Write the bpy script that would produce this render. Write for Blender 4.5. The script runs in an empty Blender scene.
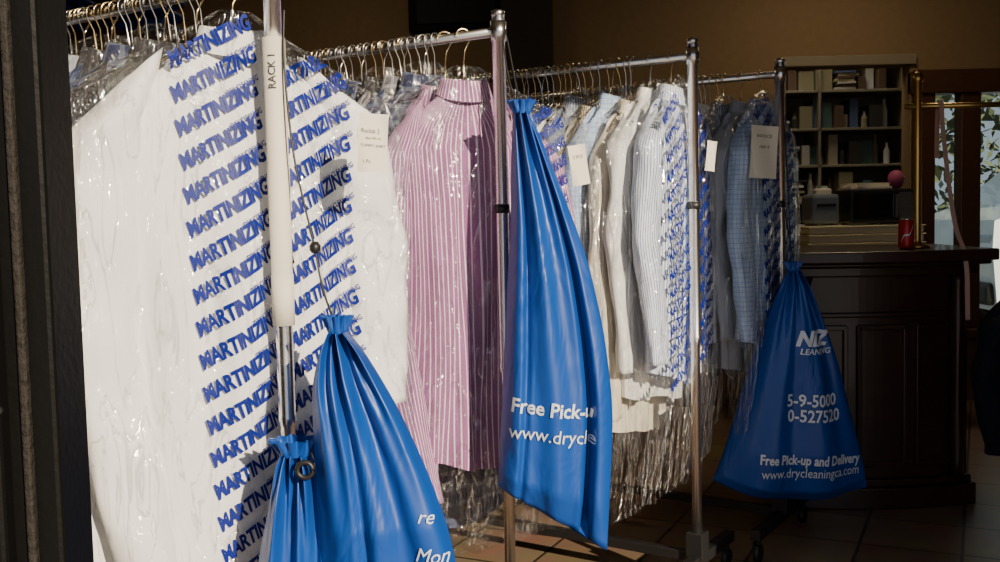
import bpy, bmesh, math, random
import numpy as np
from mathutils import Vector, Matrix
from mathutils.bvhtree import BVHTree
random.seed(4)
S=bpy.context.scene
CZ=1.186
# ------------------------------------------------------------ camera
F=1000.0
cam_d=bpy.data.cameras.new("camera"); cam_d.sensor_width=36; cam_d.lens=36*F/1000
cam=bpy.data.objects.new("camera",cam_d); S.collection.objects.link(cam)
cam.matrix_world=Matrix.Translation((0,0,CZ))@Matrix.Rotation(math.radians(90-3.78),4,'X')@Matrix.Rotation(math.radians(-1.3),4,'Z')
S.camera=cam
CM=cam.matrix_world.copy()
def at(y,px,py):
    """metric survey of the photo: world point at distance y into the shop"""
    d=CM.to_3x3()@Vector(((px-500)/F,-(py-281)/F,-1))
    return CM.translation+d*(y/d.y)
# ------------------------------------------------------------ materials
MC={}
def N(nt,t,**k):
    n=nt.nodes.new(t)
    for a,b in k.items(): setattr(n,a,b)
    return n
def newmat(name):
    m=bpy.data.materials.new(name); m.use_nodes=True
    return m,m.node_tree,m.node_tree.nodes["Principled BSDF"]
def mat(name,col,rough=.5,metal=0,bump=0,bscale=60,var=0,spec=.5,emit=None,es=0,coat=0,sheen=0):
    if name in MC: return MC[name]
    m,nt,b=newmat(name)
    b.inputs["Base Color"].default_value=(*col,1); b.inputs["Roughness"].default_value=rough
    b.inputs["Metallic"].default_value=metal; b.inputs["Specular IOR Level"].default_value=spec
    b.inputs["Coat Weight"].default_value=coat; b.inputs["Sheen Weight"].default_value=sheen
    tc=N(nt,"ShaderNodeTexCoord")
    nz=N(nt,"ShaderNodeTexNoise"); nz.inputs["Scale"].default_value=bscale; nz.inputs["Detail"].default_value=4
    nt.links.new(tc.outputs["Object"],nz.inputs["Vector"])
    if var:
        mx=N(nt,"ShaderNodeMix",data_type='RGBA'); mx.inputs[6].default_value=(*[c*(1-var) for c in col],1); mx.inputs[7].default_value=(*[min(1,c*(1+var)) for c in col],1)
        nt.links.new(nz.outputs["Fac"],mx.inputs[0]); nt.links.new(mx.outputs[2],b.inputs["Base Color"])
    if bump:
        bp=N(nt,"ShaderNodeBump"); bp.inputs["Strength"].default_value=bump; bp.inputs["Distance"].default_value=.01
        nt.links.new(nz.outputs["Fac"],bp.inputs["Height"]); nt.links.new(bp.outputs[0],b.inputs["Normal"])
    if emit: b.inputs["Emission Color"].default_value=(*emit,1); b.inputs["Emission Strength"].default_value=es
    MC[name]=m; return m
def fabric(name,base,stripe=None,per=.02,w=.3,plaid=None,pper=.04,pw=.2,bs=.5):
    if name in MC: return MC[name]
    m,nt,b=newmat(name); L=nt.links.new
    b.inputs["Roughness"].default_value=.8; b.inputs["Specular IOR Level"].default_value=.2; b.inputs["Sheen Weight"].default_value=.05
    uv=N(nt,"ShaderNodeUVMap"); uv.uv_map="UVMap"; sp=N(nt,"ShaderNodeSeparateXYZ"); L(uv.outputs[0],sp.inputs[0])
    last=None
    rgb=N(nt,"ShaderNodeRGB"); rgb.outputs[0].default_value=(*base,1); last=rgb.outputs[0]
    def band(axis,per,w,col,last,fac=1):
        a=N(nt,"ShaderNodeMath",operation='DIVIDE'); L(sp.outputs[axis],a.inputs[0]); a.inputs[1].default_value=per
        f=N(nt,"ShaderNodeMath",operation='FRACT'); L(a.outputs[0],f.inputs[0])
        c=N(nt,"ShaderNodeMath",operation='LESS_THAN'); L(f.outputs[0],c.inputs[0]); c.inputs[1].default_value=w
        g=N(nt,"ShaderNodeMath",operation='MULTIPLY'); L(c.outputs[0],g.inputs[0]); g.inputs[1].default_value=fac
        mx=N(nt,"ShaderNodeMix",data_type='RGBA'); L(g.outputs[0],mx.inputs[0]); L(last,mx.inputs[6]); mx.inputs[7].default_value=(*col,1)
        return mx.outputs[2]
    if stripe: last=band("X",per,w,stripe,last)
    if plaid: last=band("X",pper,pw,plaid,last,.6); last=band("Y",pper,pw,plaid,last,.6)
    L(last,b.inputs["Base Color"])
    tc=N(nt,"ShaderNodeTexCoord"); mp=N(nt,"ShaderNodeMapping"); mp.inputs["Scale"].default_value=(1,1,.4); L(tc.outputs["Object"],mp.inputs[0])
    nz=N(nt,"ShaderNodeTexNoise"); nz.inputs["Scale"].default_value=7; nz.inputs["Detail"].default_value=2.5; nz.inputs["Distortion"].default_value=1.0
    L(mp.outputs[0],nz.inputs["Vector"]); bp=N(nt,"ShaderNodeBump"); bp.inputs["Strength"].default_value=bs; bp.inputs["Distance"].default_value=.03
    L(nz.outputs["Fac"],bp.inputs["Height"]); L(bp.outputs[0],b.inputs["Normal"])
    MC[name]=m; return m
def film_mat():
    m=bpy.data.materials.new("clear_plastic_film"); m.use_nodes=True; nt=m.node_tree; nt.nodes.clear(); L=nt.links.new
    out=N(nt,"ShaderNodeOutputMaterial"); tr=N(nt,"ShaderNodeBsdfTransparent"); tr.inputs[0].default_value=(.96,.97,.98,1)
    gl=N(nt,"ShaderNodeBsdfGlossy"); gl.inputs["Roughness"].default_value=.09; gl.inputs[0].default_value=(1,1,1,1)
    tc=N(nt,"ShaderNodeTexCoord"); mp=N(nt,"ShaderNodeMapping"); mp.inputs["Scale"].default_value=(1,1,.22); L(tc.outputs["Object"],mp.inputs[0])
    nz=N(nt,"ShaderNodeTexNoise"); nz.inputs["Scale"].default_value=14; nz.inputs["Detail"].default_value=4; nz.inputs["Distortion"].default_value=1.8; L(mp.outputs[0],nz.inputs["Vector"])
    s=N(nt,"ShaderNodeMath",operation='SUBTRACT'); L(nz.outputs["Fac"],s.inputs[0]); s.inputs[1].default_value=.5
    ab=N(nt,"ShaderNodeMath",operation='ABSOLUTE'); L(s.outputs[0],ab.inputs[0])
    mr=N(nt,"ShaderNodeMapRange"); mr.inputs[1].default_value=0; mr.inputs[2].default_value=.024; mr.inputs[3].default_value=1; mr.inputs[4].default_value=0; L(ab.outputs[0],mr.inputs[0])
    bp=N(nt,"ShaderNodeBump"); bp.inputs["Strength"].default_value=1; bp.inputs["Distance"].default_value=.09; L(ab.outputs[0],bp.inputs["Height"]); L(bp.outputs[0],gl.inputs["Normal"])
    lw=N(nt,"ShaderNodeLayerWeight"); lw.inputs[0].default_value=.5
    pw=N(nt,"ShaderNodeMath",operation='POWER'); L(lw.outputs["Facing"],pw.inputs[0]); pw.inputs[1].default_value=3
    a=N(nt,"ShaderNodeMath",operation='MULTIPLY_ADD'); L(pw.outputs[0],a.inputs[0]); a.inputs[1].default_value=.6; a.inputs[2].default_value=.06
    c=N(nt,"ShaderNodeMath",operation='MULTIPLY_ADD'); L(mr.outputs[0],c.inputs[0]); c.inputs[1].default_value=.26; L(a.outputs[0],c.inputs[2])
    mx=N(nt,"ShaderNodeMixShader"); L(c.outputs[0],mx.inputs[0]); L(tr.outputs[0],mx.inputs[1]); L(gl.outputs[0],mx.inputs[2])
    L(mx.outputs[0],out.inputs[0]); return m
FILM=film_mat()
CHROME=mat("chrome",(.85,.85,.86),.26,1,bump=.02,bscale=200)
BLACKM=mat("black_plastic",(.012,.012,.013),.45,bump=.1)
WIRE=mat("brass_wire",(.8,.62,.34),.25,1)
WIRE2=mat("steel_wire",(.75,.75,.75),.25,1)
INK=mat("blue_ink",(.003,.013,.20),.5,spec=.25)
WINK=mat("white_ink",(.62,.68,.78),.6)
BKINK=mat("dark_ink",(.05,.05,.06),.7)
PAPER=mat("label_paper",(.70,.66,.56),.75,bump=.1)
def nylon():
    m,nt,b=newmat("blue_nylon"); L=nt.links.new
    b.inputs["Base Color"].default_value=(.003,.055,.30,1); b.inputs["Roughness"].default_value=.42; b.inputs["Specular IOR Level"].default_value=.5
    tc=N(nt,"ShaderNodeTexCoord"); nz=N(nt,"ShaderNodeTexNoise"); nz.inputs["Scale"].default_value=8; nz.inputs["Detail"].default_value=3; nz.inputs["Distortion"].default_value=.8
    mp=N(nt,"ShaderNodeMapping"); mp.inputs["Scale"].default_value=(1,1,.4); L(tc.outputs["Object"],mp.inputs[0])
    L(mp.outputs[0],nz.inputs["Vector"]); bp=N(nt,"ShaderNodeBump"); bp.inputs["Strength"].default_value=.5; bp.inputs["Distance"].default_value=.03
    L(nz.outputs["Fac"],bp.inputs["Height"]); L(bp.outputs[0],b.inputs["Normal"]); return m
NYLON=nylon()
# ------------------------------------------------------------ helpers
def empty(name,loc=(0,0,0),yaw=0):
    e=bpy.data.objects.new(name,None); e.location=loc; e.rotation_euler=(0,0,yaw); e.empty_display_size=.1; S.collection.objects.link(e); return e
def obj(name,me,mats,parent=None,loc=None,smooth=True):
    o=bpy.data.objects.new(name,me); S.collection.objects.link(o)
    for m in (mats if isinstance(mats,(list,tuple)) else [mats]): me.materials.append(m)
    if smooth: me.polygons.foreach_set("use_smooth",[True]*len(me.polygons))
    if parent: o.parent=parent
    if loc is not None: o.location=loc
    return o
class MB:
    def __init__(s): s.v=[];s.f=[];s.uv=[];s.m=[]
    def grid(s,P,UV=None,closed=False,mi=0,capb=False,capt=False):
        r,c=P.shape[:2]; o=len(s.v); s.v+=P.reshape(-1,3).tolist()
        if UV is None: UV=P[:,:,[0,2]]
        U=UV.reshape(-1,2)
        for i in range(r-1):
            for j in range(c if closed else c-1):
                k=(j+1)%c; q=[i*c+j,(i+1)*c+j,(i+1)*c+k,i*c+k]
                s.f.append([o+a for a in q]); s.m.append(mi)
                uu=[list(U[a]) for a in q]
                if closed and k==0:
                    d=U[i*c+c-1]-U[i*c+c-2]; uu[2]=list(U[(i+1)*c+j]+d); uu[3]=list(U[i*c+j]+d)
                s.uv+=uu
        if capb: s.f.append([o+(r-1)*c+j for j in range(c)]); s.m.append(mi); s.uv+=[[0,0]]*c
        if capt: s.f.append([o+c-1-j for j in range(c)]); s.m.append(mi); s.uv+=[[0,0]]*c
    def box(s,c,sz,mi=0,rot=0):
        o=len(s.v); ca,sa=math.cos(rot),math.sin(rot)
        for x in(-1,1):
            for y in(-1,1):
                for z in(-1,1):
                    a,b=x*sz[0]/2,y*sz[1]/2
                    s.v.append([c[0]+a*ca-b*sa,c[1]+a*sa+b*ca,c[2]+z*sz[2]/2])
        for q in([0,1,3,2],[4,6,7,5],[0,4,5,1],[2,3,7,6],[0,2,6,4],[1,5,7,3]):
            s.f.append([o+a for a in q]); s.m.append(mi); s.uv+=[[0,0]]*4
    def lathe(s,c,prof,mi=0,n=20,sy=1):
        P=np.array([[[c[0]+r*math.cos(a),c[1]+r*sy*math.sin(a),c[2]+z] for a in np.linspace(0,2*math.pi,n,endpoint=False)] for r,z in prof])
        s.grid(P,closed=True,mi=mi,capb=True,capt=True)
    def tube(s,pts,r,mi=0,n=8):
        pts=[Vector(p) for p in pts]; rows=[]; up=Vector((.13,.31,.94)).normalized()
        for i,p in enumerate(pts):
            t=(pts[min(i+1,len(pts)-1)]-pts[max(i-1,0)]).normalized()
            if abs(t.dot(up))>.95: a=t.cross(Vector((1,.1,0))).normalized()
            else: a=t.cross(up).normalized()
            b=t.cross(a).normalized(); rr=r[i] if isinstance(r,(list,tuple)) else r
            rows.append([list(p+a*math.cos(q)*rr+b*math.sin(q)*rr) for q in np.linspace(0,2*math.pi,n,endpoint=False)])
        s.grid(np.array(rows),closed=True,mi=mi,capb=True,capt=True)
    def mesh(s,name):
        me=bpy.data.meshes.new(name); me.from_pydata(s.v,[],s.f)
        ul=me.uv_layers.new(name="UVMap"); ul.data.foreach_set("uv",np.array(s.uv,dtype=float).ravel())
        me.polygons.foreach_set("material_index",s.m)
        me.update(); return me
    def obj(s,name,mats,parent=None,loc=None,smooth=True,bevel=0,fix=True):
        me=s.mesh(name)
        if fix:
            bm=bmesh.new(); bm.from_mesh(me); bmesh.ops.recalc_face_normals(bm,faces=bm.faces); bm.to_mesh(me); bm.free()
        o=obj(name,me,mats,parent,loc,smooth)
        if bevel:
            b=o.modifiers.new("bevel",'BEVEL'); b.width=bevel; b.segments=2; b.limit_method='ANGLE'
        return o
def box(name,c,sz,m,parent=None,bevel=0,rot=0):
    b=MB(); b.box((0,0,0),sz,0,rot); return b.obj(name,m,parent,c,smooth=False,bevel=bevel)
def waves(x,z,seed,fx,fz,n=5):
    r=np.random.RandomState(seed); o=0
    for i in range(n):
        o=o+np.sin(x*fx*r.uniform(.5,1.6)+z*fz*r.uniform(-1.5,1.5)+r.uniform(0,6.3))
    return o/n
# text tools
TC={}
def text_mesh(body,size=1,shear=0,bold=0):
    k=(body,shear,bold)
    if k not in TC:
        c=bpy.data.curves.new("t",'FONT'); c.body=body; c.size=1; c.shear=shear; c.offset=bold; c.resolution_u=2; c.align_x='CENTER'; c.align_y='CENTER'
        o=bpy.data.objects.new("t",c); S.collection.objects.link(o)
        dg=bpy.context.evaluated_depsgraph_get(); me=o.evaluated_get(dg).to_mesh()
        bm=bmesh.new(); bm.from_mesh(me)
        for it in range(2):
            es=[e for e in bm.edges if e.calc_length()>.22]
            if es: bmesh.ops.subdivide_edges(bm,edges=es,cuts=1,use_grid_fill=False); bmesh.ops.triangulate(bm,faces=bm.faces)
        bm.verts.index_update()
        V=np.array([v.co[:2] for v in bm.verts]); Fc=[[v.index for v in f.verts] for f in bm.faces]; bm.free()
        o.evaluated_get(dg).to_mesh_clear(); bpy.data.objects.remove(o); bpy.data.curves.remove(c)
        TC[k]=(V,Fc)
    V,Fc=TC[k]; return V*size,Fc
def print_on(surface,items,name,m,parent,off=.0035,lim=.06):
    """items: (body,size,x,z,angle,shear,bold,width-scale) projected on a surface mesh in its local space (front = -y)"""
    me=surface.data; bv=BVHTree.FromPolygons([v.co[:] for v in me.vertices],[list(p.vertices) for p in me.polygons])
    vs=[];fs=[]
    for (body,size,x,z,ang,sh,bo,ws) in items:
        V,Fc=text_mesh(body,size,sh,bo); ca,sa=math.cos(ang),math.sin(ang); o=len(vs); ok=[]
        for a,b in V:
            a*=ws
            X=x+a*ca-b*sa; Z=z+a*sa+b*ca
            h=bv.ray_cast(Vector((X,-2,Z)),Vector((0,1,0)))
            if h[0] is None: ok.append(False); vs.append((X,0,Z))
            else: ok.append(True); vs.append((X,h[0].y-off,Z))
        for f in Fc:
            if all(ok[i] for i in f) and max(vs[o+i][1] for i in f)-min(vs[o+i][1] for i in f)<lim: fs.append([o+i for i in f])
    bm=bmesh.new(); L=[bm.verts.new(v) for v in vs]
    for f in fs:
        try: bm.faces.new([L[i] for i in f])
        except ValueError: pass
    bmesh.ops.delete(bm,geom=[v for v in bm.verts if not v.link_faces],context='VERTS')
    m2=bpy.data.meshes.new(name); bm.to_mesh(m2); bm.free()
    o=obj(name,m2,m,parent,surface.location,smooth=False); o.rotation_euler=surface.rotation_euler; return o
# ------------------------------------------------------------ garment
cnt=[0]
def garment(kind,x,y,yaw,fab,L=.95,W=1.0,D=.7,slv=.74,film=True,filmL=1.15,bands=(),wire=WIRE,zr=1.65,fold=1.0,collar=True,fW=None,slv_out=(1,1),bsize=.034,bstep=.062,fD=1.0,bws=.8,drop=.105,hug=False,ang=.42):
    cnt[0]+=1; sd=cnt[0]*7
    if not isinstance(slv,tuple): slv=(slv,slv)
    e=empty(kind,(x,y,zr),yaw); z0=-drop
    b=MB(); n=84; R=70
    t=np.linspace(0,1,R)**1.1; th=np.linspace(0,2*math.pi,n,endpoint=False)
    T,TH=np.meshgrid(t,th,indexing='ij')
    hw=np.interp(t,[0,.03,.10,.16,.3,.6,1],[.055,.085,.18,.222,.215,.215,.225])*W
    dp=np.interp(t,[0,.05,.12,.3,.7,1],[.045,.05,.065,.085,.08,.07])*D
    X=hw[:,None]*np.sign(np.cos(TH))*np.abs(np.cos(TH))**.85
    Y=-dp[:,None]*np.sin(TH)
    fr=np.clip(T*2.2,0,1)*fold*D
    Y=Y+fr*.030*waves(X/W,T,sd,48,4)+fr*.014*waves(X/W,T,sd+1,110,9)
    X=X+.01*fr*waves(Y*4,T,sd+2,10,9)
    Z=z0-T*L+.05*(np.abs(np.cos(TH))**2)*T**8+.02*fold*T*waves(X,T*0,sd+4,14,1,3)
    P=np.stack([X,Y,Z],-1); UV=np.stack([TH/math.pi*2*.235*W,Z],-1)
    b.grid(P,UV,closed=True)
    for ii,sg in enumerate((-1,1)):
        Rr=56; t=np.linspace(0,1,Rr); th2=np.linspace(0,2*math.pi,32,endpoint=False); T,TH=np.meshgrid(t,th2,indexing='ij')
        so_=slv_out[ii]
        cx=np.interp(t,[0,.12,.5,1],[.150,.215,.235+.025*so_,.25*so_])*W; cy=np.interp(t,[0,.5,1],[0,-.01,-.05])*D*(1.2)
        rx=np.interp(t,[0,.1,.5,.92,.93,1],[.03,.065,.066,.05,.045,.047])*W; ry=np.interp(t,[0,.1,.5,1],[.03,.07,.06,.045])*D
        cre=waves(TH,T,sd+5+sg,2.2,22,6)
        X=sg*(cx[:,None]+rx[:,None]*np.cos(TH)*(1+.12*cre)); Y=cy[:,None]-ry[:,None]*np.sin(TH)*(1+.26*cre*fold)+.01*D*waves(T*0,T,sd+sg,1,12)
        Z=z0-.055-T*slv[ii]+.03*np.cos(TH)*(-1)*(1-T)
        P=np.stack([X,Y,Z],-1); UV=np.stack([TH/math.pi*.17*W,Z],-1); b.grid(P,UV,closed=True,capb=True)
    if collar:
        t=np.linspace(0,1,8); th2=np.linspace(0,2*math.pi,28,endpoint=False); T,TH=np.meshgrid(t,th2,indexing='ij')
        rr=np.interp(t,[0,.45,.55,1],[.052,.058,.062,.078])
        zz=np.interp(t,[0,.45,.55,1],[0,.030,.030,-.014])
        X=rr[:,None]*np.cos(TH); Y=-rr[:,None]*.8*D*1.3*np.sin(TH); Z=z0-.005+zz[:,None]+0*TH-.025*np.clip(np.sin(TH),0,1)*T
        b.grid(np.stack([X,Y,Z],-1),np.stack([TH*.06,Z],-1),closed=True)
    cl=b.obj("cloth",fab,e)
    h=MB(); hk=[(-.018,0,-.004)]+[(.02*math.cos(a)*1.0,0,.0+.02*math.sin(a)) for a in np.linspace(math.pi,-.5,9)]+[(.004,0,-.035),(0,0,-.075)]
    h.tube(hk,.0022,n=6); h.tube([(-.11*W,0,z0-.085*L-.01),(-.02,0,z0-.01),(0,0,z0+.0),(.02,0,z0-.01),(.11*W,0,z0-.085*L-.01),(-.11*W,0,z0-.087*L-.012)],.002,n=5)
    h.tube([(0,0,-.07),(0,0,z0+.01)],.0022,n=6)
    h.obj("wire_hanger",wire,e)
    if film:
        fw=fW or 1.16*W; R=90;n=110
        t=np.linspace(0,1,R); u=np.linspace(-1,1,n); T,U=np.meshgrid(t,u,indexing='ij')
        hw=np.interp(t,[0,.03,.12,.2,.7,1],[.03,.08,.27,.305,.31,.26])*fw
        dp=np.interp(t,[0,.05,.15,.4,.8,1],[.05,.07,.108,.115,.11,.06])*D*fD
        a=(1-U)*math.pi/2; a=a*1.16-.08*math.pi
        X=hw[:,None]*np.cos(a); Y=-dp[:,None]*np.abs(np.sin(a))**.7*np.sign(np.sin(a))-.012*D
        Z=z0+.05-T*filmL+.015*waves(X,T,sd+11,30,2)*T**3
        if hug:   # film clings to the cloth: settle each vertex just in front of it
            bv=BVHTree.FromPolygons([v.co[:] for v in cl.data.vertices],[list(p.vertices) for p in cl.data.polygons])
            H=Y.copy()
            for i in range(R):
                for j in range(n):
                    hh=bv.ray_cast(Vector((X[i,j],-1,Z[i,j])),Vector((0,1,0)))
                    if hh[0] is not None: H[i,j]=hh[0].y-.004
            for _ in range(6):
                H2=H.copy(); H2[1:-1,1:-1]=(H[:-2,1:-1]+H[2:,1:-1]+H[1:-1,:-2]+H[1:-1,2:])/4; H=np.minimum(H2,H+.0005)
            Y=H-.002+.003*waves(X,T,sd+9,60,8)*1
        else:
            Y=Y-.013*np.clip(T*3,0,1)*(waves(X,T,sd+9,60,8)+ .6*waves(X,T,sd+10,150,24))*D
        fb=MB(); fb.grid(np.stack([X,Y,Z],-1)); fo=fb.obj("plastic_cover",FILM,e,fix=False)
        items=[]
        for (bx0,bx1,zt,zb) in bands:
            z=zt
            while z>zb:
                f=(zt-z)/(zt-zb); xx=bx0+(bx1-bx0)*f
                items.append(("MARTINIZING",bsize,xx,z,ang,.32,.042,bws)); 
                items.append(("DRY CLEANING",bsize*.36,xx+.045*bsize/.034,z-bsize*.40,ang,.25,.02,bws)); z-=bstep
        if items: print_on(fo,items,"printed_lettering",INK,e,off=.002)
    return e
# ------------------------------------------------------------ rack
RD=Vector((-.833,.552,0)).normalized(); RN=Vector((.552,.833,0))
def rack(px,py,H=1.70,length=1.25,seed=0):
    e=empty("garment_rack",(px,py,0),math.atan2(RD.y,RD.x)); r=.0145
    b=MB()
    for i,x in enumerate((0,length)):
        b.lathe((x,0,0),[(.0145,.12),(.0145,.78),(.018,.785),(.018,.80),(.0165,.805),(.0165,H-.012),(.0175,H-.012),(.0175,H),(.009,H+.004)],n=24)
    b.tube([(0,0,1.65),(length/2,0,1.65),(length,0,1.65)],.0125,n=16)
    b.lathe((0,0,1.625),[(.0205,0),(.0205,.05)],n=20); b.lathe((length,0,1.625),[(.0205,0),(.0205,.05)],n=20)
    b.obj("chrome_tubes",CHROME,e)
    b=MB()
    b.box((length/2,0,.11),(length,.03,.03))
    for x in (0,length):
        b.box((x,0,.10),(.035,.56,.035)); b.box((x,0,.15),(.055,.055,.08))
        for y in(-.25,.25):
            b.lathe((x,y,.055),[(.008,0),(.008,.045)],n=10)
            b.box((x+.012,y,.055),(.006,.03,.04))
            P=np.array([[[x+dx,y+rr*math.cos(a),.033+rr*math.sin(a)] for a in np.linspace(0,2*math.pi,20,endpoint=False)] for rr,dx in((.02,-.011),(.031,-.009),(.033,0),(.031,.009),(.02,.011))])
            b.grid(P,closed=True,capb=True,capt=True)
    b.obj("base_and_casters",BLACKM,e,smooth=False,bevel=.003)
    b=MB()
    b.lathe((0,0,1.19),[(.0195,0),(.0195,.022)],n=16); b.tube([(.0,-.02,1.21),(.004,-.027,1.18),(0,-.023,1.14),(-.006,-.025,1.10)],.003)
    b.obj("black_tie",BLACKM,e)
    rs=np.random.RandomState(seed+50); hb=MB(); x=.20
    while x<length-.04:
        hk=[(x,-.018,1.646)]+[(x,.02*math.cos(a),1.65+.02*math.sin(a)) for a in np.linspace(math.pi,-.5,8)]+[(x,.004,1.615),(x,0,1.575),(x,0,1.545)]
        sk=rs.uniform(-.012,.012); hk=[(p[0]+sk*(1.65-p[2])/.1,p[1],p[2]) for p in hk]
        k=int(rs.rand()<.5); hb.tube(hk,.0021,mi=k,n=5)
        hb.tube([(x+sk,-.10,1.49),(x+sk,0,1.548),(x+sk,.10,1.49),(x+sk,-.10,1.488)],.002,mi=k,n=5)
        x+=rs.uniform(.016,.034)
    hb.obj("spare_wire_hangers",[WIRE,WIRE2],e)
    return e
P1=Vector((-.425,1.95,0)); P2=Vector((.01,2.57,0)); P3=Vector((.595,3.05,0)); P4=Vector((.985,3.50,0))
for i,p in enumerate((P1,P2,P3,P4)): rack(p.x,p.y,seed=i)
def G(P,s,yawdeg,kind,fab,**k):
    q=P+RD*s; return garment(kind,q.x,q.y,math.radians(yawdeg),fab,**k)
white=fabric("white_cotton",(.82,.82,.82),bs=.35)
navy=fabric("navy_plaid",(.02,.028,.07),plaid=(.11,.13,.2),pper=.045,pw=.25)
char=fabric("charcoal_wool",(.025,.025,.03),stripe=(.07,.07,.08),per=.03,w=.1)
pink=fabric("pink_stripe",(.30,.12,.27),stripe=(.76,.68,.75),per=.0095,w=.2,bs=.8)
greyp=fabric("grey_plaid",(.14,.14,.16),plaid=(.32,.31,.33),pper=.03,pw=.3)
cream=fabric("cream_linen",(.68,.62,.50)); tan=fabric("tan_pinstripe",(.60,.52,.39),stripe=(.08,.06,.05),per=.010,w=.45)
ltb=fabric("light_blue_check",(.42,.54,.74),plaid=(.2,.3,.56),pper=.016,pw=.2); bst=fabric("blue_stripe",(.76,.78,.84),stripe=(.15,.26,.55),per=.010,w=.35)
lgrey=fabric("light_grey",(.34,.36,.41)); brown=fabric("brown_wool",(.08,.05,.035)); offw=fabric("off_white",(.76,.76,.74)); slate=fabric("slate_stripe",(.13,.16,.24),stripe=(.4,.44,.52),per=.012,w=.25)
# rack 1
G(P1,.115,33,"dress_shirt",white,L=1.12,W=1.14,D=.72,slv=(1.02,.70),filmL=1.34,bands=[(-.060,.005,-.12,-1.2),(.135,.16,-.16,-1.0)],fold=1.1,slv_out=(.72,1.0),bstep=.064,bsize=.042,bws=.68,fW=1.2,fD=.85,hug=True,ang=.50)
for i,(s,f,ya,kw) in enumerate([(.22,white,37,dict(L=1.2,W=1.08,slv=1.0,fold=.8,drop=.16)),(.32,char,42,dict(L=1.1)),(.41,navy,44,dict()),(.50,char,46,{}),(.60,lgrey,47,{}),(.70,char,48,{}),(.80,ltb,48,{}),(.9,navy,48,{}),(1.0,char,48,{}),(1.1,offw,48,{})]):
    G(P1,s,ya,"dress_shirt",f,D=.55,film=i in(0,1,3,5),fW=1.28,**kw)
# rack 2
G(P2,.11,22,"striped_shirt",pink,L=1.0,W=.93,D=.55,slv=(1.02,.80),slv_out=(.60,1.0),bands=[(.19,.205,-.16,-.7)],bsize=.030,bstep=.05,fW=1.25,filmL=1.25,fold=2.2,ang=.5,drop=.13)
G(P2,.17,8,"striped_shirt",pink,L=.95,W=1.12,D=.45,slv=(.9,.86),slv_out=(.3,1.05),film=False,fold=1.5,drop=.14)
for i,(s,f,ya,kw) in enumerate([(.24,navy,38,dict(L=1.22,W=1.05)),(.31,greyp,46,dict(L=1.25)),(.38,char,50,dict(L=1.2)),(.46,navy,54,{}),(.54,brown,54,{}),(.63,lgrey,54,{}),(.72,char,54,{}),(.81,navy,54,{}),(.90,char,54,{}),(.99,greyp,54,{}),(1.08,char,54,{}),(1.17,char,54,{})]):
    k=dict(L=1.1,W=1.0); k.update(kw); G(P2,s,ya,"dress_shirt",f,D=.5,film=i in(0,2,4,6),wire=WIRE if i%2 else WIRE2,fW=1.34,filmL=1.35,**k)
# rack 3
G(P3,.07,62,"dress_shirt",bst,L=.88,D=.6,bands=[(-.17,-.15,-.12,-.95),(.1,.1,-.12,-.9)],bsize=.034,bstep=.055,ang=.5,filmL=1.22)
for i,(s,f,ya,kw) in enumerate([(.14,offw,64,dict(L=.95)),(.205,cream,62,dict(L=1.02)),(.27,ltb,60,dict(L=.95)),(.34,tan,62,{}),(.40,slate,60,{}),(.46,offw,60,{}),(.53,ltb,60,{}),(.60,offw,58,{}),(.68,char,60,{}),(.76,lgrey,60,{}),(.84,char,60,{}),(.93,navy,60,{}),(1.02,offw,60,{}),(1.12,char,60,{})]):
    k=dict(L=random.uniform(.98,1.14)); k.update(kw); G(P3,s,ya+random.uniform(-7,5),"dress_shirt",f,D=.5,film=i in(0,2,4,6),wire=WIRE if i%3 else WIRE2,fW=1.3,filmL=1.30,slv=random.uniform(.68,.9),fold=1.6,drop=random.uniform(.10,.15),**k)
# rack 4
G(P4,.07,58,"dress_shirt",ltb,L=.85,D=.6,bands=[(-.12,-.10,-.12,-.9),(.08,.08,-.12,-.7)],bsize=.034,bstep=.055,ang=.5)
for i,(s,f,ya,kw) in enumerate([(.14,lgrey,58,{}),(.21,slate,60,{}),(.28,offw,60,{}),(.36,ltb,60,{}),(.45,lgrey,60,{}),(.55,offw,60,{}),(.66,char,60,{}),(.76,greyp,60,{}),(.88,navy,60,{}),(1.0,char,60,{})]):
    G(P4,s,ya+random.uniform(-5,5),"dress_shirt",f,D=.5,film=i in(1,3),fold=1.4,**kw)
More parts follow.
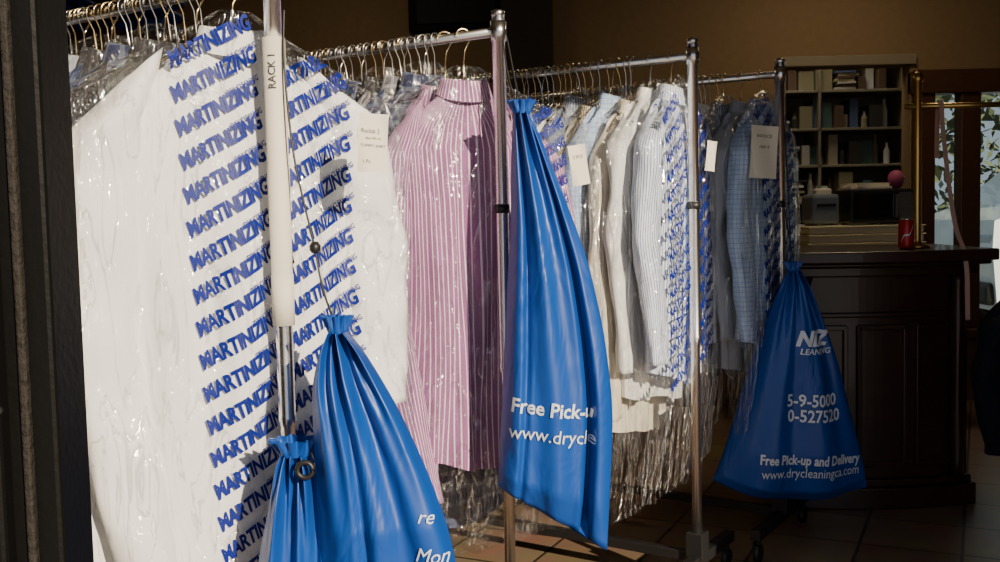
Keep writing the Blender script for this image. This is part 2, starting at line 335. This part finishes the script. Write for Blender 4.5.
# ------------------------------------------------------------ drawstring bags
def smooth_path(p,it=3):
    p=[Vector(a) for a in p]
    for _ in range(it):
        q=[p[0]]
        for a,b in zip(p[:-1],p[1:]): q+= [a*.75+b*.25,a*.25+b*.75]
        q.append(p[-1]); p=q
    return p
def bag(d,left,right,depth=.07,gather=.02,sag=0,seed=1,texts=(),cord=None,nf=34,creases=()):
    Lp=[at(d,*p) for p in left]; Rp=[at(d,*p) for p in right]
    org=(Lp[0]+Rp[0])/2; e=empty("drawstring_laundry_bag",org)
    k=np.linspace(0,1,len(left)); R=100; t=np.linspace(0,1,R)
    from numpy import interp
    def sm(a):
        q=interp(t,k,a); q2=q.copy()
        for _ in range(30): q2[1:-1]=(q2[:-2]+2*q2[1:-1]+q2[2:])/4
        return q2
    lx=sm([p.x-org.x for p in Lp]); lz=sm([p.z-org.z for p in Lp]); rx=sm([p.x-org.x for p in Rp]); rz=sm([p.z-org.z for p in Rp])
    n=140; TH=np.linspace(0,2*math.pi,n,endpoint=False)[None,:]; T=t[:,None]
    s=(1-np.cos(TH))/2
    X=lx[:,None]*(1-s)+rx[:,None]*s; Z=lz[:,None]*(1-s)+rz[:,None]*s
    prof=interp(t,[0,.12,.45,.8,.95,1],[.12,.35,.8,1,.7,.12])*depth
    Y=-prof[:,None]*np.sin(TH)
    w=(1-T)**1.2
    Y=Y+gather*w*waves(s*1.0,T,seed,nf,1.2,4)*1.8+.007*waves(s,T,seed+1,12,5,5)*np.clip(T*3,0,1)+.026*waves(s,T,seed+2,10,1.5,3)*np.clip(T*2,0,1)
    for (c0,c1,ww,aa) in creases:
        Y=Y+aa*np.exp(-((s-(c0+(c1-c0)*T))/ww)**2)*np.clip(T*4,0,1)*(np.sin(TH)>0)
    Z=Z-sag*4*s*(1-s)*T**4+0*TH
    m=MB(); m.grid(np.stack([X,Y+0*X,Z],-1),closed=True,capb=True,capt=True)
    o=m.obj("nylon_body",NYLON,e)
    Rr=10; t2=np.linspace(0,1,Rr)[:,None]; w0=(rx[0]-lx[0])/2
    rr=w0*(1+.5*t2)*(1+.22*np.sin(TH*11)*t2)
    P=np.stack([rr*np.cos(TH),rr*.8*np.sin(TH),-.004+.032*t2+0*TH],-1); q=MB(); q.grid(P,closed=True,capt=False,capb=False); q.obj("gathered_neck",NYLON,e,fix=False)
    if texts:
        it=[]
        for (body,hpx,px,py,ang,sh,bo,ws) in texts:
            p=at(d,px,py)-org; it.append((body,hpx*d/1000,p.x,p.z,ang,sh,bo,ws))
        print_on(o,it,"white_print",WINK,e,off=.004,lim=.2)
    if cord:
        c=MB()
        for cc in cord: 
            pts=[Vector(p)-org for p in cc]; c.tube(smooth_path(pts),.0022,n=6)
        c.obj("draw_cord",BLACKM,e)
    return e,o,org
bag(2.44,[(513,112),(511,160),(511,220),(507,290),(503,380),(500,440),(498,486)],[(530,112),(546,150),(566,200),(588,260),(604,330),(614,410),(607,550)],depth=.06,gather=.026,seed=3,nf=20,creases=[(.82,.79,.035,.05),(.3,.2,.03,.015)],
    texts=[("Free Pick-u",20,552,406,-.14,0,.02,.92),("www.drycle",19,552,432,-.14,0,0,.96)],
    cord=[[at(2.46,520,112),at(2.5,508,80),at(2.54,503,40)],[at(2.46,522,112),at(2.5,515,80),at(2.54,507,38)]])
bag(3.36,[(787,270),(778,290),(765,322),(752,360),(738,410),(725,455),(714,482)],[(799,270),(810,288),(824,322),(838,360),(850,410),(862,455),(868,488)],depth=.09,gather=.022,sag=.05,seed=8,nf=22,
    texts=[("NIZ",20,806,337,-.03,.3,.05,.95),("LEANING",8,810,349,-.03,.2,.02,1),("5-9-5000",17,806,397,-.03,0,.02,.85),("0-527520",17,808,412,-.03,0,.02,.85),("Free Pick-up and Delivery",14,805,455,-.05,0,.03,.72),("www.drycleaningca.com",14,806,468,-.02,0,0,.76)],
    cord=[[at(3.38,791,270),at(3.44,788,180),at(3.48,781,85)],[at(3.38,795,270),at(3.44,790,240),at(3.48,783,200)]])
bag(1.80,[(328,332),(318,350),(311,385),(312,420),(316,480),(320,540),(322,610)],[(347,330),(362,347),(379,374),(400,410),(428,470),(450,530),(462,590)],depth=.07,gather=.034,seed=15,nf=22,creases=[(.5,.35,.05,.025)],
    texts=[("re",19,428,508,-.15,.2,.0,1),("Mon",22,434,547,-.1,.25,0,.85)],
    cord=[[at(1.83,338,330),at(1.86,322,290),at(1.88,315,247),at(1.9,303,200),at(1.92,292,150),at(1.93,283,60),at(1.94,284,10)]])
e,o,org=bag(1.82,[(280,455),(275,466),(270,490),(265,520),(258,560),(252,620)],[(310,452),(315,464),(319,490),(322,520),(325,560),(328,620)],depth=.035,gather=.02,seed=22,nf=24)
m=MB(); g=at(1.775,305,470)-org
tor=[]
for a in np.linspace(0,2*math.pi,25): tor.append((g.x+.014*math.cos(a),g.y,g.z+.014*math.sin(a)))
m.tube(tor,.005,n=8); m.obj("black_grommet",BLACKM,e)
k=MB(); c=at(1.88,315,247); k.lathe((0,0,-.012),[(.006,0),(.0105,.006),(.011,.014),(.006,.022)],n=14); k.obj("cord_toggle",BLACKM,loc=c)
# ------------------------------------------------------------ labels
def tag(name,d,px,py,wpx,hpx,tilt,lines,yaw=.3):
    c=at(d,px,py); w=wpx*d/1000; h=hpx*d/1000
    e=empty(name,c,yaw); e.rotation_euler=(0,tilt,yaw)
    m=MB(); u=np.linspace(-1,1,12); v=np.linspace(-1,1,12); U,V=np.meshgrid(u,v)
    m.grid(np.stack([U*w/2,.006*np.sin(U*2+V),V*h/2],-1)); o=m.obj("paper",PAPER,e,fix=False)
    it=[(t,s*d/1000,x*w,z*h,0,0,0,1) for (t,s,x,z) in lines]
    if it: print_on(o,it,"tag_print",BKINK,e,off=.0012)
    return e
tag("paper_tag",1.93,373,143,30,58,.06,[("Rack# 2",6,-.1,.2),("due 04-16",4,0,.08),("TOMMY SHIRT",4,0,-.05),("1 Pc.",5,-.2,-.32)])
tag("paper_tag",2.50,579,165,20,40,-.15,[("2 PCS",5,0,.2)])
tag("paper_tag",3.10,711,156,12,30,.1,[])
tag("paper_tag",3.30,764,152,32,52,.05,[("INVOICE",5,0,.3),("rack 4",5,0,.1)])
m=MB(); m.lathe((0,0,0),[(.0215,0),(.0218,.10),(.0205,.10),(.0218,.31),(.0208,.312),(.0218,.555)],n=24)
lab=empty("pole_label",(P1.x,P1.y,.98)); m.obj("paper_sleeve",PAPER,lab)
V,Fc=text_mesh("RACK 1",.02,0,.02); mm=MB()
mm.v=[[-b, -math.sqrt(.0228**2-b*b), .49+a] for a,b in V]; mm.f=Fc; mm.m=[0]*len(Fc); mm.uv=[[0,0]]*sum(len(f) for f in Fc)
mm.obj("label_print",BKINK,lab,smooth=False,fix=False)
# ------------------------------------------------------------ room shell
def brown_wall(name,col):
    return mat(name,col,.85,bump=.15,bscale=25,var=.12)
WALL=brown_wall("brown_paint",(.22,.145,.075)); DARKW=brown_wall("dark_brown_paint",(.03,.022,.015)); CEIL=brown_wall("ceiling_paint",(.2,.16,.11))
X0,X1,YF,YB,H=-3.2,4.2,1.28,6.0,2.9
def floor_mat():
    m,nt,b=newmat("terracotta_tiles"); L=nt.links.new
    tc=N(nt,"ShaderNodeTexCoord"); mp=N(nt,"ShaderNodeMapping"); mp.inputs["Rotation"].default_value=(0,0,.45); L(tc.outputs["Object"],mp.inputs[0])
    br=N(nt,"ShaderNodeTexBrick"); br.offset=0; br.inputs["Scale"].default_value=1; br.inputs["Brick Width"].default_value=.33; br.inputs["Row Height"].default_value=.33; br.inputs["Mortar Size"].default_value=.006
    br.inputs["Color1"].default_value=(.27,.17,.11,1); br.inputs["Color2"].default_value=(.34,.23,.15,1); br.inputs["Mortar"].default_value=(.06,.045,.035,1); L(mp.outputs[0],br.inputs[0])
    nz=N(nt,"ShaderNodeTexNoise"); nz.inputs["Scale"].default_value=5; nz.inputs["Detail"].default_value=6; L(tc.outputs["Object"],nz.inputs["Vector"])
    mx=N(nt,"ShaderNodeMix",data_type='RGBA',blend_type='MULTIPLY'); mx.inputs[0].default_value=.6; L(br.outputs["Color"],mx.inputs[6]); L(nz.outputs["Color"],mx.inputs[7])
    L(mx.outputs[2],b.inputs["Base Color"]); b.inputs["Roughness"].default_value=.28
    bp=N(nt,"ShaderNodeBump"); bp.inputs["Strength"].default_value=.5; bp.inputs["Distance"].default_value=.004; bp.invert=True; L(br.outputs["Fac"],bp.inputs["Height"]); L(bp.outputs[0],b.inputs["Normal"]); return m
box("floor",((X0+X1)/2,(YF-.1+7.2)/2,-.05),(X1-X0,7.2-YF+.1,.1),floor_mat())
box("ceiling",((X0+X1)/2,(YF+7.1)/2,H+.05),(X1-X0+.2,7.1-YF+.3,.1),CEIL)
box("wall_left",(X0-.05,(YF+6.1)/2,H/2),(.1,6.1-YF,H),WALL); box("wall_right",(X1+.05,(YF+6.1)/2,H/2),(.1,6.1-YF,H),WALL)
OX0,OX1,OZ=1.72,2.46,2.02; WX0,WX1,WZ0,WZ1=2.56,3.7,.45,1.88
m=MB()
def seg(x0,x1,z0,z1): m.box(((x0+x1)/2,YB+.06,(z0+z1)/2),(x1-x0,.12,z1-z0))
seg(X0,OX0,0,H); seg(OX0,OX1,OZ,H); seg(OX1,WX0,0,H); seg(WX0,WX1,0,WZ0); seg(WX0,WX1,WZ1,H); seg(WX1,X1,0,H)
m.obj("wall_back",WALL,smooth=False)
box("column",(.19,5.93,H/2),(.30,.14,H),DARKW,bevel=.01)
TRIM=mat("opening_trim_paint",(.22,.19,.13),.6)
box("trim_1",((OX0+OX1)/2,5.985,OZ+.03),(OX1-OX0+.06,.03,.06),TRIM,bevel=.005)
BLK=mat("black_painted_metal",(.004,.004,.004),.5,bump=.1,bscale=80,spec=.12)
OR=2.0; LZ=2.5
box("wall_front_west",((X0-.9)/2,YF-.06,H/2),(-.9-X0,.12,H),WALL)
box("wall_front_east",((OR+X1)/2,YF-.06,H/2),(X1-OR,.12,H),WALL)
box("wall_front_lintel",((-.9+OR)/2,YF-.06,(LZ+H)/2),(OR+.9,.12,H-LZ),WALL)
dj=empty("door_1",(.026,0,0))
box("jamb",(-.745,YF-.05,LZ/2),(.37,.09,LZ),BLK,dj,bevel=.006)
box("stop_strip",(-.594,YF-.10,LZ/2),(.010,.012,LZ),mat("grey_weatherstrip",(.022,.019,.016),.7,bump=.8,bscale=90,spec=.2),dj,bevel=.003)
box("jamb_lip",(-.642,YF-.105,LZ/2),(.05,.03,LZ),BLK,dj,bevel=.006)
for z in (.35,.97,1.7):
    q=MB(); q.lathe((0,0,0),[(.005,-.006),(.005,.0),(.003,.004)],n=12); o=q.obj("screw",CHROME,dj,(-.618,YF-.122,z)); o.rotation_euler=(math.pi/2,0,0)
pf=empty("framed_picture",(-.22,5.96,2.52)); box("frame",(0,0,0),(.56,.05,.52),mat("black_frame",(.008,.008,.008),.7,spec=.1),pf,bevel=.01); box("print",(0,-.03,0),(.46,.01,.42),mat("dark_print",(.012,.012,.016),.6,var=.5,bscale=4,spec=.2),pf)
# storage room beyond passage
SW=mat("stock_room_paint",(.22,.19,.13),.85,bump=.1)
box("wall_stockroom_back",(2.05,7.05,H/2),(1.9,.1,H),SW)
wse=box("wall_stockroom_east",(2.69,6.58,H/2),(.05,1.0,H),SW); wse.rotation_euler=(0,0,-.30)
box("wall_stockroom_west",(1.2,6.58,H/2),(.06,.95,H),SW)
sh=empty("storage_shelf",(2.10,6.80,0)); SHM=mat("white_laminate",(.26,.24,.19),.5)
for z in (.5,.95,1.22,1.46,1.70,1.95,2.2): box("board",(0,0,z),(1.2,.32,.018),SHM,sh,bevel=.003)
for x in(-.6,0.03,.6): box("side",(x,0,1.15),(.018,.32,2.3),SHM,sh)
cols=[(.46,.46,.42),(.08,.12,.24),(.12,.08,.06),(.6,.62,.64),(.04,.04,.04),(.25,.24,.16),(.08,.16,.16),(.40,.36,.26)]
cms=[mat("carton_%d"%i,c,.6,bump=.1) for i,c in enumerate(cols)]
m=MB(); random.seed(11)
for z in (.5,.95,1.22,1.46,1.70,1.95):
    x=-.56
    while x<.48:
        w=random.uniform(.03,.11); h=random.uniform(.08,.20); k=random.randrange(8)
        if random.random()<.4:
            m.lathe((x+.024,random.uniform(-.12,-.04),z+.0095),[(.021,0),(.021,h*.6),(.009,h*.8),(.009,h)],mi=k,n=14); x+=.055
        elif random.random()<.35:
            for q in range(random.randint(4,9)): m.box((x+.07+random.uniform(-.015,.015),random.uniform(-.06,-.02),z+.018+q*.018),(random.uniform(.1,.14),.2,.015),random.randrange(8),rot=random.uniform(-.15,.15))
            x+=.16
        else:
            m.box((x+w/2,random.uniform(-.06,.0),z+.010+h/2),(w,.18,h),k,rot=random.uniform(-.06,.06)); x+=w+.012
m.obj("stock",cms,sh,smooth=False)
wt=empty("work_table",(1.95,5.45,0)); WD=mat("dark_wood",(.034,.012,.007),.34,bump=.1,bscale=14,var=.4,coat=.2)
box("top",(0,0,.925),(.95,.55,.05),WD,wt,bevel=.006); 
for x in(-.42,.42):
    for y in(-.22,.22): box("leg",(x,y,.45),(.06,.06,.9),WD,wt)
box("apron",(0,-.22,.82),(.84,.03,.16),WD,wt)
CT=mat("cream_tray",(.95,.85,.58),.5); m=MB()
for i in range(3): m.box((0,0,.022+i*.045),(.60,.34,.032)); m.box((0,0,.042+i*.045),(.62,.36,.006))
m.obj("paper_tray_stack",CT,loc=(1.93,5.42,.952),smooth=False,bevel=.004)
mw=empty("microwave_oven",(2.03,5.42,1.188)); box("case",(0,0,0),(.34,.26,.18),BLACKM,mw,bevel=.01); box("door_glass",(-.05,-.132,0),(.21,.008,.13),mat("dark_glass",(.01,.01,.012),.08),mw); box("panel",(.12,-.132,0),(.07,.008,.14),mat("grey_panel",(.1,.1,.11),.4),mw); box("handle",(.066,-.15,0),(.012,.02,.12),CHROME,mw)
pr=empty("label_printer",(1.74,5.42,1.178)); box("case",(0,0,0),(.15,.2,.16),mat("grey_blue_plastic",(.16,.19,.24),.4),pr,bevel=.02); box("slot",(0,-.102,.02),(.1,.006,.015),BLACKM,pr); box("paper_roll",(0,-.03,.09),(.09,.06,.04),PAPER,pr,bevel=.01)
fo=empty("folded_papers",(1.98,5.42,1.286)); box("sheet",(0,0,.0),(.22,.2,.012),PAPER,fo); box("sheet_top",(.0,0,.016),(.18,.18,.02),PAPER,fo,rot=.2)
q=MB(); q.lathe((0,0,0),[(.003,-.05)]+[(.045*math.sin(a),-.05*math.cos(a)) for a in np.linspace(.15,math.pi-.1,14)],n=24); q.obj("pink_ball",mat("pink_rubber",(.32,.06,.14),.6),loc=(2.15,5.42,1.33))
# counter
ct=empty("reception_counter",(1.485,0,.015))
m=MB()
def slab(y0,b,hx,z0,z1,back=4.45,mi=0):
    xs=np.linspace(-hx,hx,25); fr=[(x,y0-b*(1-(x/hx)**2)) for x in xs]; pts=fr+[(hx,back),(-hx,back)]
    rows=np.array([[[p[0],p[1],z] for p in pts] for z in (z0,z1)]); m.grid(rows,closed=True,capb=True,capt=True,mi=mi)
slab(3.93,.05,.36,.10,.94); slab(3.90,.055,.385,-.015,.07); slab(3.915,.052,.372,.07,.10); slab(3.90,.055,.385,.90,.94); slab(3.86,.06,.42,.94,.955); slab(3.84,.06,.44,.955,1.0)
slab(3.915,.052,.365,.74,.76)
m.obj("carcass",WD,ct,smooth=False,bevel=.006)
m=MB()
for i in range(3):
    x=-.23+i*.23; yy=3.93-.05*(1-(x/.36)**2); ang=math.atan2(2*.05*x/.36**2,1)
    for (cx,cz,w,h) in((0,.16,.19,.02),(0,.70,.19,.02),(-.09,.43,.018,.55),(.09,.43,.018,.55)):
        m.box((x+cx*math.cos(ang),yy-.006+cx*math.sin(ang),cz),(w,.018,h),rot=ang)
m.obj("panel_moulding",WD,ct,smooth=False,bevel=.003)
for x in(-.3,.3):
    q=MB(); q.lathe((0,0,0),[(.03,.1),(.022,.16),(.03,.25),(.02,.5),(.03,.75),(.022,.86),(.032,.9)],n=18); q.obj("corner_column",WD,ct,(x,3.885,0))
BRASS=mat("brass",(.62,.42,.14),.28,1)
br=empty("brass_rail_stand",(1.68,4.02,1.015)); m=MB(); m.lathe((0,0,0),[(.05,0),(.05,.01),(.02,.02),(.016,.03),(.016,.66),(.022,.665),(.022,.68),(.012,.70)],n=20)
m.lathe((.72,0,-1.015),[(.05,0),(.05,.01),(.016,.03),(.016,1.66),(.012,1.69)],n=20); m.tube([(-.05,0,.565),(.3,0,.565),(.78,0,.565)],.011,n=12); m.obj("brass_tubes",BRASS,br)
can=empty("soda_can",(1.60,3.93,1.015)); m=MB(); m.lathe((0,0,0),[(.022,0),(.029,.008),(.030,.014),(.030,.103),(.024,.115),(.024,.119)],n=28,mi=0)
P=[]
for i,t in enumerate(np.linspace(0,1,20)):
    a=-2.6+1.6*t; zc=.03+.06*t+.01*math.sin(t*7); P.append([[.0304*math.cos(a),.0304*math.sin(a),zc-.004],[.0304*math.cos(a),.0304*math.sin(a),zc+.004]])
m.grid(np.array(P),mi=1)
m.obj("can_body",[mat("red_can",(.45,.012,.012),.3,.3),WINK],can)
m=MB(); m.lathe((0,0,.115),[(.0245,0),(.0245,.006),(.021,.006),(.021,.002)],n=28); m.obj("can_lid",CHROME,can)
m=MB(); pts=[(0,.03,-.22),(0,.022,-.02),(0,.012,.0),(0,0,.012),(0,-.014,.0),(.0,-.02,-.1),(.004,-.12,-.5),(.012,-.215,-.60),(.014,-.22,-.85)]
pp=smooth_path(pts); P=np.array([[[p.x-.010,p.y,p.z],[p.x+.010,p.y+.003,p.z]] for p in pp]); m.grid(P); m.obj("tape_measure_ribbon",mat("pinkish_ribbon",(.6,.38,.32),.6),br,loc=(.09,0,.58),fix=False)
jk=garment("dark_jacket",1.99,3.74,math.radians(20),fabric("navy_wool",(.006,.008,.016)),L=.62,W=.85,film=False,zr=.98,D=.8,slv=.55)
# window
wn=empty("window_1",(0,0,0)); FW=mat("frame_wood",(.07,.03,.015),.4,bump=.2,bscale=20,var=.3)
cx=(WX0+WX1)/2; cz=(WZ0+WZ1)/2
box("head",(cx,5.98,WZ1+.03),(WX1-WX0+.2,.12,.14),FW,wn,bevel=.01); box("sill",(cx,5.95,WZ0-.03),(WX1-WX0+.2,.2,.06),FW,wn,bevel=.01)
for x in(WX0-.03,2.80,WX1+.03): box("mullion",(x,5.99,cz),(.12,.1,WZ1-WZ0),FW,wn,bevel=.008)
gm=bpy.data.materials.new("window_glass"); gm.use_nodes=True; nt=gm.node_tree; nt.nodes.clear(); o_=N(nt,"ShaderNodeOutputMaterial"); t_=N(nt,"ShaderNodeBsdfTransparent"); t_.inputs[0].default_value=(.85,.92,.9,1); g_=N(nt,"ShaderNodeBsdfGlossy"); g_.inputs["Roughness"].default_value=.03; x_=N(nt,"ShaderNodeMixShader"); x_.inputs[0].default_value=.06
nt.links.new(t_.outputs[0],x_.inputs[1]); nt.links.new(g_.outputs[0],x_.inputs[2]); nt.links.new(x_.outputs[0],o_.inputs[0])
box("pane",(cx,6.03,cz),(WX1-WX0,.006,WZ1-WZ0),gm,wn)
shf=empty("post_shelf",(-2.2,4.2,0)); box("board",(0,0,1.93),(1.9,.4,.03),FW,shf)  # shelf stands on its own back post, not fixed to any wall
for x in(-.7,.7): box("bracket",(x,.1,1.80),(.03,.3,.22),FW,shf)
box("back_post",(0,.22,.97),(.08,.06,1.94),FW,shf)
m=MB()
for i in range(5):
    hw_,hd=.17,.14
    for k_ in range(3):
        tt=np.linspace(0,1,10)[:,None]; th=np.linspace(0,2*math.pi,40,endpoint=False)[None,:]; rr=np.sin(np.pi*(.08+.84*tt))**.4
        sx=np.sign(np.cos(th))*np.abs(np.cos(th))**.5; sy=np.sign(np.sin(th))*np.abs(np.sin(th))**.5
        m.grid(np.stack([-.75+i*.37+hw_*rr*sx+.01*np.sin(5*th),hd*rr*sy+0*th,1.953+k_*.06+.06*tt+.006*np.sin(3*th+i)],-1),closed=True,capb=True,capt=True)
m.obj("folded_blue_bags",NYLON,shf)
# ------------------------------------------------------------ outside
box("ground",(2,6,-.16),(60,50,.1),mat("asphalt",(.22,.21,.20),.9,bump=.4,var=.2,bscale=12))
box("sidewalk",(.5,-.7,-.055),(12,3.7,.11),mat("concrete",(.42,.40,.37),.85,bump=.3,var=.15,bscale=8))
car=empty("parked_van",(6.55,9.6,-.11),0); WP=mat("white_car_paint",(.82,.86,.90),.25,coat=.6)
prof=[(-2.2,.35),(-2.25,.9),(-2.2,1.15),(-1.75,1.3),(-1.1,1.82),(-.8,1.9),(1.9,1.9),(2.15,1.75),(2.25,.9),(2.2,.35)]
m=MB(); rows=[]
for y,s_ in((-.88,.0),(-.9,.02),(.9,.02),(.88,0)):
    rows.append([[x,y*(1 if z<1.1 else .92),z] for x,z in prof])
m.grid(np.array(rows),closed=True,capb=True,capt=True); m.obj("body",WP,car,smooth=False,bevel=.04)
DG=mat("dark_glass",(.01,.01,.012),.08)
for x,w in((-.75,.7),(.25,.95),(1.35,.9)): box("side_window",(x,-.875,1.5),(w,.05,.42),DG,car,bevel=.02)
for x in(-1.4,1.4):
    for y in(-.88,.88):
        m=MB(); P=np.array([[[x+rr*math.cos(a),y+dy,.35+rr*math.sin(a)] for a in np.linspace(0,2*math.pi,28,endpoint=False)] for rr,dy in((.2,-.1),(.31,-.1),(.34,-.06),(.34,.06),(.31,.1),(.2,.1))])
        m.grid(P,closed=True); m.obj("tyre",BLACKM,car,fix=True)
        m=MB(); P=np.array([[[x+rr*math.cos(a),y+dy,.35+rr*math.sin(a)] for a in np.linspace(0,2*math.pi,28,endpoint=False)] for rr,dy in((.2,-.08),(.06,-.1),(.2,.08))]); m.grid(P,closed=True,capt=True,capb=True); m.obj("hub",CHROME,car)
box("bumper",(-2.22,0,.5),(.12,1.7,.2),BLACKM,car,bevel=.04)
box("headlamp",(-2.18,-.70,.95),(.12,.3,.16),mat("lamp_glass",(.5,.55,.6),.1),car,bevel=.03); box("body_stripe",(0,-.905,.62),(4.2,.02,.1),mat("blue_stripe_paint",(.03,.12,.4),.4),car)
m=MB(); rs=np.random.RandomState(2)
for i in range(8500):
    c=Vector((rs.uniform(2,14),rs.uniform(12.2,13.5),rs.uniform(0,4.2))); a=Vector(rs.normal(size=3)).normalized(); b_=a.cross(Vector(rs.normal(size=3))).normalized(); s_=rs.uniform(.06,.15)
    o_=len(m.v); m.v+=[list(c-a*s_),list(c+b_*s_*.5),list(c+a*s_),list(c-b_*s_*.5)]; m.f.append([o_,o_+1,o_+2,o_+3]); m.m.append(0); m.uv+=[[0,0]]*4
m.obj("hedge",mat("leaves",(.14,.16,.10),.5,var=.5,bscale=3),smooth=False,fix=False)
# ------------------------------------------------------------ light
sd=bpy.data.lights.new("sun",'SUN'); sd.energy=9.0; sd.angle=math.radians(.6); sd.color=(1,.83,.60)
so=bpy.data.objects.new("sun",sd); S.collection.objects.link(so); so.rotation_euler=Vector((-.54,.80,-.38)).to_track_quat('-Z','Y').to_euler(); so.location=(4,-6,5)
w=bpy.data.worlds.new("sky"); S.world=w; w.use_nodes=True; bg=w.node_tree.nodes["Background"]; bg.inputs[0].default_value=(.78,.86,1,1); bg.inputs[1].default_value=.55
def fill_lamp(name,loc,e_,col,size=.4):
    f=empty(name,loc); box("fill_housing",(0,0,.03),(size+.04,size+.04,.04),BLACKM,f)
    l=bpy.data.lights.new(name+"_light",'AREA'); l.size=size; l.energy=e_; l.color=col; o=bpy.data.objects.new("fill_light",l); S.collection.objects.link(o); o.parent=f; o.location=(0,0,0)
fill_lamp("added_fill_lamp",(1.9,6.3,2.8),6,(1,.86,.62),.3); fill_lamp("added_fill_lamp",(1.9,5.0,2.8),10,(1,.80,.52)); fill_lamp("added_fill_lamp",(-.8,4.9,2.8),4,(1,.80,.52))  # unseen fill lights, added to reveal the shelves and faintly warm the room
